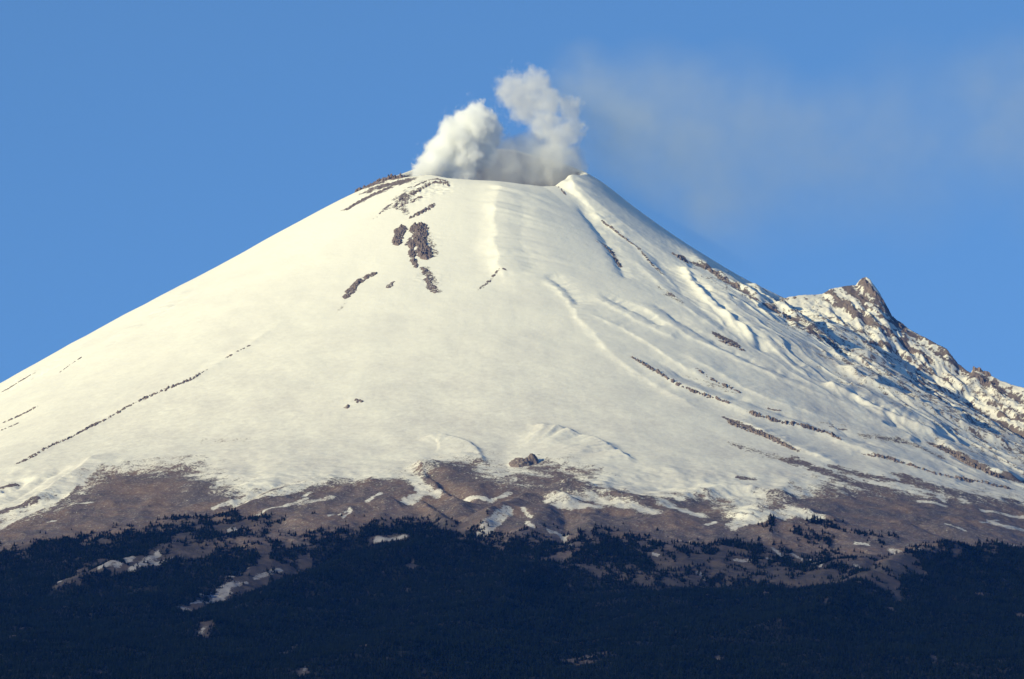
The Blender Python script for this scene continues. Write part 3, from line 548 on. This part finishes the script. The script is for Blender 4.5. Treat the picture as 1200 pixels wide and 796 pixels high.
CR_ = [
 ('rock_crag', 'jagged brown crag forming the left shoulder of the crater rim', 'crag', [(414, 223), (426, 218), (440, 213), (452, 210)], 22, 17, .0, g1),
 ('rock_crag', 'dark knobbly crag on the rim just left of the white smoke', 'crag', [(448, 212), (460, 209.5), (474, 208.5)], 26, 22, 0, g1),
 ('rock_crag', 'thin brown rock band slanting down from the left end of the rim', 'crag', [(404, 248), (414, 240), (426, 233), (440, 226), (456, 220)], 11, 8, .3, g1),
 ('rock_crag', 'curved upper rock band wrapping the snow cap left of centre', 'crag', [(463, 244), (468, 234), (480, 229), (494, 222), (508, 214), (520, 213), (528, 220)], 11, 9, .35, g1),
 ('rock_crag', 'second curved rock band just under the snow cap', 'crag', [(474, 222), (490, 217), (502, 211), (516, 210), (527, 214)], 8, 7, .4, g1),
 ('rock_crag', 'broken brown rocks at the left end of the curved bands', 'crag', [(464, 246), (472, 240), (484, 236), (496, 230)], 17, 9, .35, g1),
 ('rock_crag', 'slanting rock rib above the two dark rock faces', 'crag', [(478, 257), (488, 252), (500, 246), (511, 238)], 14, 11, .05, g1),
 ('rock_crag', 'faint line of stones left of the curved rim bands', 'crag', [(443, 252), (452, 244), (461, 237)], 11, 4, .7, g1),
 ('rock_crag', 'short upright dark rock face beside the larger one', 'crag', [(472, 264), (469, 272), (466, 280), (466, 289)], 21, 15, 0, 'dark rock faces under the summit'),
 ('rock_crag', 'largest dark rock face below the summit, tall and ragged', 'crag', [(489, 261), (492, 272), (493, 285), (497, 297), (503, 306)], 34, 20, .05, 'dark rock faces under the summit'),
 ('rock_crag', 'ragged brown rocks along the left side of the tall dark face', 'crag', [(484, 276), (482, 292), (484, 305), (489, 316)], 19, 12, .25, 'dark rock faces under the summit'),
 ('rock_crag', 'brown tail of rocks trailing below the tall dark face', 'crag', [(492, 312), (500, 318), (502, 330), (508, 341), (516, 343)], 21, 8, .55, 'dark rock faces under the summit'),
 ('rock_crag', 'tiny ledge of rock joining the two dark faces', 'crag', [(474, 288), (482, 284)], 9, 7, 0, 'dark rock faces under the summit'),
 ('rock_crag', 'isolated dark streak of rock low and left of the tall face', 'crag', [(403, 352), (409, 344), (416, 334), (426, 326), (436, 322), (446, 318)], 18, 12, .25, 'dark rock faces under the summit'),
 ('rock_crag', 'small tuft of stones right of the isolated dark streak', 'crag', [(455, 338), (459, 331), (464, 330)], 11, 6, .35, 'dark rock faces under the summit'),
 ('rock_crag', 'short string of small rocks on the central snow ridge', 'crag', [(558, 342), (564, 337), (572, 332), (580, 320), (588, 314), (598, 320)], 8, 5, .75, 'small rocks on the central snow face'),
 ('rock_crag', 'black rock at the right end of the crater lip', 'crag', [(652, 215), (656, 210), (664, 206)], 10, 8, .3, g1),
 ('rock_crag', 'little rock step under the right end of the crater lip', 'crag', [(654, 218), (661, 226), (664, 230)], 6, 4, .4, g1),
 ('rock_band', 'longest left rock band, running from the frame edge up the slope', 'rock band', [(0, 552), (22, 543), (40, 534), (58, 523), (78, 515), (100, 503), (129, 489), (150, 476), (169, 467), (195, 456), (220, 447), (240, 435), (251, 428)], 15, 9, .42, g2),
 ('rock_band', 'faint top end of the longest left rock band', 'rock band', [(262, 421), (275, 414), (298, 402)], 8, 5, .6, g2),
 ('rock_band', 'short rock band above the longest one at the left edge', 'rock band', [(0, 497), (20, 489), (32, 483), (46, 475)], 13, 8, .4, g2),
 ('rock_band', 'lower grey rock smear at the left edge', 'rock band', [(0, 505), (12, 500), (24, 495)], 13, 5, .4, g2),
 ('rock_band', 'thin dark rock line nearest the left skyline', 'rock band', [(0, 461), (14, 453), (30, 443), (44, 436)], 7, 5, .2, g2),
 ('rock_band', 'small rock line right of the thin skyline one', 'rock band', [(68, 438), (80, 429), (97, 418)], 7, 5, .35, g2),
 ('snow_boulder', 'left boulder of the pair alone on the wide snow face', 'boulder', [(404, 479), (410, 475)], 12, 9, 0, 'pair of boulders on the snow face'),
 ('snow_boulder', 'right boulder of the pair alone on the wide snow face', 'boulder', [(417, 468), (424, 472)], 12, 9, 0, 'pair of boulders on the snow face'),
 ('rock_knoll', 'large dark oval rock knoll at the foot of the central snow', 'knoll', [(599, 548), (607, 543), (620, 540), (632, 541)], 46, 20, -.1, None),
 ('rock_crag', 'rock rib in the gully under the right end of the rim', 'crag', [(704, 284), (712, 292), (718, 298), (724, 308), (728, 315)], 10, 8, .3, g3),
 ('rock_crag', 'upper thin rib of stones high on the right flank', 'crag', [(706, 259), (716, 266), (731, 278), (744, 288)], 7, 5, .5, g3),
 ('rock_crag', 'lower thin rib of stones high on the right flank', 'crag', [(750, 292), (758, 304), (765, 310), (775, 319)], 6, 5, .5, g3),
 ('rock_crag', 'dark knob of rock at the head of the blue-shadowed cliff', 'crag', [(786, 296), (795, 301), (804, 308)], 14, 9, .3, g3),
 ('rock_crag', 'rough rock spur running right from the cliff head', 'crag', [(812, 309), (824, 312), (840, 320), (855, 331), (868, 340)], 15, 10, .35, g3),
 ('rock_crag', 'long stony spur dropping toward the shaded valley', 'crag', [(870, 341), (884, 350), (899, 358), (915, 367), (932, 378)], 14, 9, .4, g3),
 ('rock_crag', 'pile of snowy rocks at the edge of the shaded valley', 'crag', [(942, 385), (956, 392), (968, 398), (980, 406)], 22, 11, .35, g3),
 ('rock_crag', 'cluster of rocks at the foot of the blue-shadowed cliff', 'crag', [(836, 393), (848, 400), (862, 406), (875, 413)], 18, 9, .4, g3),
 ('rock_band', 'long toothed rock band crossing the lower right snow', 'rock band', [(735, 416), (755, 427), (787, 447), (812, 459), (840, 467), (862, 476)], 11, 9, .4, g3),
 ('rock_band', 'continuation of the toothed band toward the right', 'rock band', [(870, 481), (885, 486), (900, 490), (925, 497), (965, 505), (990, 519)], 13, 9, .38, g3),
 ('rock_band', 'lowest stretch of toothed rocks near the right edge', 'rock band', [(1003, 530), (1020, 534), (1045, 538), (1073, 547), (1100, 557), (1133, 563), (1167, 569), (1200, 577)], 14, 8, .42, g3),
 ('rock_band', 'dark rock band with a blue shadow at the lower right', 'rock band', [(1090, 521), (1110, 529), (1128, 540), (1150, 551), (1180, 563)], 24, 13, .3, g3),
 ('rock_band', 'small grey rock band below the long toothed one', 'rock band', [(850, 490), (862, 500), (890, 507), (917, 521), (938, 530)], 16, 9, .4, g3),
 ('rock_band', 'loose rocks above the long toothed band', 'rock band', [(812, 430), (822, 436), (840, 448), (856, 454), (872, 464)], 13, 6, .75, g3),
 ('rock_band', 'loose rocks above the right continuation', 'rock band', [(896, 478), (908, 481), (916, 482)], 8, 5, .4, g3),
 ('rock_band', 'small rock line just above the right end of the band', 'rock band', [(970, 500), (985, 503), (995, 504)], 9, 5, .35, g3),
 ('rock_tower', 'small square-topped dark tower on the far right skyline', 'rock tower', [(1139, 433), (1150, 434), (1163, 438)], 16, 17, -.2, None),
 ('rock_crag', 'dark crag under the square-topped tower', 'crag', [(1143, 442), (1152, 449), (1166, 451)], 20, 10, 0, 'crags of the side peak'),
 ('rock_crag', 'steep dark cliff falling from the tip of the side peak', 'crag', [(1008, 329), (1016, 337), (1025, 345), (1036, 356), (1045, 370)], 17, 9, -.1, 'crags of the side peak'),
 ('rock_crag', 'dark rocks on the skyline right of the peak cliff', 'crag', [(1046, 372), (1054, 381), (1064, 390)], 17, 9, .05, 'crags of the side peak'),
 ('rock_crag', 'upper half of the dark dike across the side peak', 'crag', [(971, 343), (986, 354), (1005, 366), (1024, 378)], 10, 6, .15, 'crags of the side peak'),
 ('rock_crag', 'lower half of the dark dike across the side peak', 'crag', [(1024, 378), (1043, 390), (1058, 401), (1074, 413), (1090, 421)], 13, 7, .15, 'crags of the side peak'),
 ('rock_crag', 'small overhanging ledge low on the side peak', 'crag', [(1014, 403), (1020, 400), (1030, 401), (1040, 405)], 9, 8, .1, 'crags of the side peak'),
]
for i, (nm, lab, cat, pts, w, h, gap, grp) in enumerate(CR_):
    if nm == 'rock_knoll': crag(nm, lab, cat, pts, w, h, gap, seed=4.2, group=grp, det=34., rag=.12)
    elif 'dark rock faces' in (grp or ''): crag(nm, lab, cat, pts, w*1.55, h*.8, gap*.5, seed=i*1.37+.5, group=grp, rag=.3, det=14.)
    elif 'side peak' in (grp or ''): crag(nm, lab, cat, pts, w, h, gap, seed=i*1.37+.5, group=grp, rag=.35)
    elif nm == 'rock_band' and grp == g3: crag(nm, lab, cat, pts, w*1.6, h*1.15, gap*.8, seed=i*1.37+.5, group=grp, rag=.7, det=9.)
    elif nm == 'rock_band': crag(nm, lab, cat, pts, w*1.3, h*.9, gap, seed=i*1.37+.5, group=grp, rag=.8, det=8.)
    else: crag(nm, lab, cat, pts, w*1.5, h*.8, gap*.6, seed=i*1.37+.5, group=grp, rag=.75)

# ------------------------------------------------------------------ pines
def pine_mesh(name, seed, h=22., r=4.6):
    rnd = random.Random(seed); v = []; f = []; mi = []
    def ring(z, rad, n, ph=0): return [(rad*math.cos(ph+2*math.pi*i/n), rad*math.sin(ph+2*math.pi*i/n), z) for i in range(n)]
    a = len(v); v += ring(-1.5, .42, 5)+ring(h*.5, .25, 5)+[(0, 0, h*.93)]
    for i in range(5):
        j = (i+1) % 5; f.append((a+i, a+j, a+5+j, a+5+i)); mi.append(1); f.append((a+5+i, a+5+j, a+10)); mi.append(1)
    tiers = 8
    for t in range(tiers):
        q = t/(tiers-1); zc = h*(.20+.74*q); rad = r*(1-q)**.8*(.85+.3*rnd.random())+.35; nb = 8 if t < 5 else 6; ph = rnd.random()*6.28
        for i in range(nb):
            an = ph+2*math.pi*i/nb+rnd.uniform(-.25, .25); L = rad*rnd.uniform(.65, 1.15); dr = L*rnd.uniform(.15, .5); wd = L*.42
            cx, sx = math.cos(an), math.sin(an); a = len(v)
            v += [(0, 0, zc+h*.055), (cx*L*.6-sx*wd, sx*L*.6+cx*wd, zc-dr*.6), (cx*L, sx*L, zc-dr), (cx*L*.6+sx*wd, sx*L*.6-cx*wd, zc-dr*.6), (cx*L*.45, sx*L*.45, zc-dr*.3-h*.03)]
            f += [(a, a+1, a+2), (a, a+2, a+3), (a+4, a+2, a+1), (a+4, a+3, a+2)]; mi += [0]*4
    me = bpy.data.meshes.new(name); me.from_pydata(v, [], f); me.materials.append(M_L); me.materials.append(M_B); me.polygons.foreach_set('material_index', mi); me.update()
    return me
PM_ = [pine_mesh('pine', s, h, r) for s, h, r in ((1, 19, 5.4), (2, 16, 6.0), (3, 21, 5.6), (4, 13, 5.6))]
rs = np.random.RandomState(3)
sp = 8.6
cxs = np.arange(-2050, 2050, sp); cys = np.arange(-8300, -2500, sp)
TX, TY = np.meshgrid(cxs, cys, indexing='ij'); TX = TX+rs.uniform(-sp*.5, sp*.5, TX.shape); TY = TY+rs.uniform(-sp*.5, sp*.5, TY.shape)
TX = TX.ravel(); TY = TY.ravel()
ii = np.clip(np.searchsorted(gx, TX), 0, len(gx)-1); jj = np.clip(np.searchsorted(gy, TY), 0, len(gy)-1)
dens = FF[ii, jj]; TZ = hgt(TX, TY)
ppx, ppy = project(TX, TY, TZ)
thin = fbm(TX/120, TY/120, 3)
keep = (ppx > -25) & (ppx < 1225) & (ppy < 850) & (rs.rand(TX.size) < dens**1.3*(.88+.5*thin)) & (dens > .05)
TX, TY, TZ, dens, ppx, ppy = TX[keep], TY[keep], TZ[keep], dens[keep], ppx[keep], ppy[keep]
# trees standing clear of the mass: in the thin places near the tree line
lonely = (dens < .82) & (ppy < 700) & (ppx > 0) & (ppx < 1200)
cand = np.nonzero(lonely)[0]; rs.shuffle(cand); cand = cand[:285]
mass = np.ones(TX.size, bool); mass[cand] = False
def group_of(px, py):
    if px < 150: return 'small dark pine on the snow-dusted ground at the left tree line', 'pines of the left tree line'
    if px < 350: return 'small dark pine in the open brown slope left of centre', 'pines of the open brown slope'
    if px < 640: return 'small dark pine at the tree line below the central hollows', 'pines of the central tree line'
    if px < 860: return 'small dark pine at the edge of the stony clearing', 'pines at the stony clearing'
    if py < 632 and px < 930: return 'small dark pine on the lone mound above the forest', 'pines on the lone mound'
    if px < 1045: return 'small dark pine scattered over the patchy clearing right of centre', 'pines of the patchy clearing'
    return 'small dark pine along the right tree line', 'pines of the right tree line'
first = None
for k in cand:
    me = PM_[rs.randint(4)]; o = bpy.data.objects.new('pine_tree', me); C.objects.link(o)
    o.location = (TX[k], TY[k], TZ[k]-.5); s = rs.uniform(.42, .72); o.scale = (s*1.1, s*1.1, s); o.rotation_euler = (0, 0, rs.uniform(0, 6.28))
    lab, grp = group_of(ppx[k], ppy[k]); o['label'] = lab; o['category'] = 'pine tree'; o['group'] = grp
print('trees', mass.sum(), 'single', len(cand))
# the wood that reads as one mass: points carrying pines
tx, ty, tz = TX[mass], TY[mass], TZ[mass]
me = bpy.data.meshes.new('forest'); me.vertices.add(len(tx)); me.vertices.foreach_set('co', np.stack([tx, ty, tz-.5], -1).astype(np.float32).ravel())
a = me.attributes.new('size', 'FLOAT', 'POINT'); a.data.foreach_set('value', (.42+.5*rs.rand(len(tx))**1.5).astype(np.float32))
a = me.attributes.new('turn', 'FLOAT', 'POINT'); a.data.foreach_set('value', rs.uniform(0, 6.28, len(tx)).astype(np.float32))
a = me.attributes.new('kindno', 'INT', 'POINT'); a.data.foreach_set('value', rs.randint(0, 4, len(tx)).astype(np.int32))
forest = bpy.data.objects.new('forest', me); C.objects.link(forest); forest['kind'] = 'stuff'
PC = bpy.data.collections.new('pine_kinds')
for k, m_ in enumerate(PM_):
    o = bpy.data.objects.new('pine_kind', m_); PC.objects.link(o)
ng = bpy.data.node_groups.new('plant_pines', 'GeometryNodeTree')
ng.interface.new_socket('Geometry', in_out='INPUT', socket_type='NodeSocketGeometry'); ng.interface.new_socket('Geometry', in_out='OUTPUT', socket_type='NodeSocketGeometry')
gi = ng.nodes.new('NodeGroupInput'); go = ng.nodes.new('NodeGroupOutput'); ip = ng.nodes.new('GeometryNodeInstanceOnPoints'); ci = ng.nodes.new('GeometryNodeCollectionInfo')
ci.inputs['Collection'].default_value = PC; ci.inputs['Separate Children'].default_value = True; ip.inputs['Pick Instance'].default_value = True
def named(nm, ty):
    n = ng.nodes.new('GeometryNodeInputNamedAttribute'); n.data_type = ty; n.inputs['Name'].default_value = nm; return n.outputs['Attribute']
cx_ = ng.nodes.new('ShaderNodeCombineXYZ'); ng.links.new(named('turn', 'FLOAT'), cx_.inputs[2])
ng.links.new(gi.outputs[0], ip.inputs['Points']); ng.links.new(ci.outputs[0], ip.inputs['Instance']); ng.links.new(named('kindno', 'INT'), ip.inputs['Instance Index'])
ng.links.new(cx_.outputs[0], ip.inputs['Rotation']); ng.links.new(named('size', 'FLOAT'), ip.inputs['Scale']); ng.links.new(ip.outputs[0], go.inputs[0])
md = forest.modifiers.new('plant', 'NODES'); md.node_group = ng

# ------------------------------------------------------------------ smoke from the crater
def world_at(px, py, y):
    x, z = z_at(px, py, y); return np.array([x, y, z])
def smoke(name, balls, dens, color, edge, nscale, namp, aniso=0.0, absorb=None, warp=40., power=1.0, pad=1.25):
    """balls: (px, py, depth y, radius m, weight). Density = soft sum of balls broken up by noise"""
    Bs = [(world_at(a, b, c), r, w) for a, b, c, r, w in balls]
    c0 = np.mean([b[0] for b in Bs], axis=0)
    bm = bmesh.new()
    for c, r, w in Bs:
        for z_ in range(-3, 4):
            for t_ in range(12):
                ph = z_/3*math.pi/2; bm.verts.new(tuple(c-c0+pad*r*np.array([math.cos(ph)*math.cos(t_*.5236), math.cos(ph)*math.sin(t_*.5236), math.sin(ph)])))
    res = bmesh.ops.convex_hull(bm, input=bm.verts); 
    bmesh.ops.delete(bm, geom=[v for v in bm.verts if not v.link_faces], context='VERTS')
    bmesh.ops.recalc_face_normals(bm, faces=bm.faces)
    me = bpy.data.meshes.new(name); bm.to_mesh(me); bm.free(); o = bpy.data.objects.new(name, me); C.objects.link(o); o.location = tuple(c0)
    m, nt = mat(name); g = N(nt, 'ShaderNodeTexCoord'); pos = g.outputs['Object']
    nv = N(nt, 'ShaderNodeTexNoise'); nv.inputs['Scale'].default_value = 1/(nscale*1.6); nv.inputs['Detail'].default_value = 3; lk(nt, pos, nv.inputs['Vector'])
    sb = N(nt, 'ShaderNodeVectorMath', operation='SUBTRACT'); lk(nt, nv.outputs['Color'], sb.inputs[0]); sb.inputs[1].default_value = (.5, .5, .5)
    sc_ = N(nt, 'ShaderNodeVectorMath', operation='SCALE'); lk(nt, sb.outputs[0], sc_.inputs[0]); sc_.inputs['Scale'].default_value = warp
    ad = N(nt, 'ShaderNodeVectorMath', operation='ADD'); lk(nt, pos, ad.inputs[0]); lk(nt, sc_.outputs[0], ad.inputs[1]); wp = ad.outputs[0]
    tot = None
    for c, r, w in Bs:
        dn = N(nt, 'ShaderNodeVectorMath', operation='DISTANCE'); lk(nt, wp, dn.inputs[0]); dn.inputs[1].default_value = tuple(c-c0)
        q = mth(nt, 'SUBTRACT', 1.0, mth(nt, 'DIVIDE', dn.outputs['Value'], r))
        q = mth(nt, 'MULTIPLY', mth(nt, 'MAXIMUM', q, 0.0), w)
        tot = q if tot is None else mth(nt, 'MAXIMUM', tot, q) if edge == 'puff' else mth(nt, 'ADD', tot, q)
    nn = noise(nt, pos, 1/nscale, 5, .62)
    if edge == 'puff':
        f = mth(nt, 'ADD', tot, mth(nt, 'MULTIPLY', mth(nt, 'SUBTRACT', nn, .5), namp)); f = ramp(nt, f, .17, .42)
    else:
        f = mth(nt, 'MULTIPLY', tot, ramp(nt, nn, .5-namp, .5+namp)); f = mth(nt, 'POWER', mth(nt, 'MAXIMUM', f, 0.0), power)
    pv = N(nt, 'ShaderNodeVolumePrincipled'); pv.inputs['Color'].default_value = (*color, 1); pv.inputs['Anisotropy'].default_value = aniso
    if absorb: pv.inputs['Absorption Color'].default_value = (*absorb, 1)
    lk(nt, mth(nt, 'MULTIPLY', f, dens), pv.inputs['Density'])
    out = N(nt, 'ShaderNodeOutputMaterial'); lk(nt, pv.outputs[0], out.inputs['Volume']); me.materials.append(m)
    o['kind'] = 'stuff'; return o
# left, dense white puff
smoke('steam_cloud', [(556, 148, 0, 112, 1), (566, 158, 40, 98, 1), (559, 137, 10, 78, .9), (537, 160, -20, 102, 1), (543, 182, 0, 110, 1), (518, 178, -30, 84, 1), (508, 195, -60, 84, 1), (495, 204, -60, 66, .9), (566, 182, 40, 80, .85), (536, 204, 0, 110, .9)],
      .075, (.997, .995, .98), 'puff', 38, 1.15, warp=40)
# middle, taller grey-white column
smoke('smoke_column', [(605, 108, 120, 108, .95), (626, 102, 100, 98, .9), (616, 122, 130, 104, .9), (642, 121, 80, 88, .9), (638, 146, 90, 92, .95), (668, 127, 90, 68, .8), (656, 163, 70, 96, .9), (644, 186, 60, 92, .95), (636, 208, 60, 84, 1), (670, 152, 90, 80, .7)],
      .0145, (.955, .945, .92), 'puff', 36, 1.35, warp=46)
# low grey ash smoke boiling in the crater mouth
smoke('ash_smoke', [(590, 200, 60, 170, 1), (614, 196, 100, 180, 1), (570, 204, 20, 120, .9), (655, 198, 60, 140, .9), (605, 184, 140, 130, .8), (635, 180, 140, 140, .7), (672, 190, 140, 110, .6)],
      .009, (.885, .90, .895), 'puff', 54, .9, warp=34)
# thin plume drifting off to the right
smoke('drifting_plume', [(672, 105, 160, 150, .9), (684, 92, 200, 190, .8), (690, 66, 200, 100, .9), (700, 140, 220, 260, 1.0), (730, 185, 220, 270, 1.0), (770, 130, 240, 330, 1.0), (800, 220, 250, 300, .8), (860, 160, 280, 420, .7), (850, 270, 280, 260, .5), (950, 190, 320, 420, .45), (1060, 170, 350, 480, .4), (1180, 110, 380, 330, .55), (1260, 160, 380, 520, .45)],
      .0023, (.84, .85, .73), 'thin', 190, .42, warp=120, pad=1.05)

# ------------------------------------------------------------------ air
if HAZE:
    bm = bmesh.new(); bmesh.ops.create_cube(bm, size=1.0)
    lo_, hi_ = np.array([-62000, -24500, -4.]), np.array([62000, 62000, 3800.])
    for v in bm.verts: v.co = Vector(tuple((lo_+hi_)/2+np.array(v.co)*(hi_-lo_)))
    me = bpy.data.meshes.new('haze'); bm.to_mesh(me); bm.free(); o = bpy.data.objects.new('haze', me); C.objects.link(o); o['kind'] = 'stuff'
    m, nt = mat('haze'); pv = N(nt, 'ShaderNodeVolumePrincipled'); pv.inputs['Color'].default_value = (*HAZE_COL, 1); pv.inputs['Density'].default_value = HAZE; pv.inputs['Anisotropy'].default_value = 0.0
    out = N(nt, 'ShaderNodeOutputMaterial'); lk(nt, pv.outputs[0], out.inputs['Volume']); me.materials.append(m)
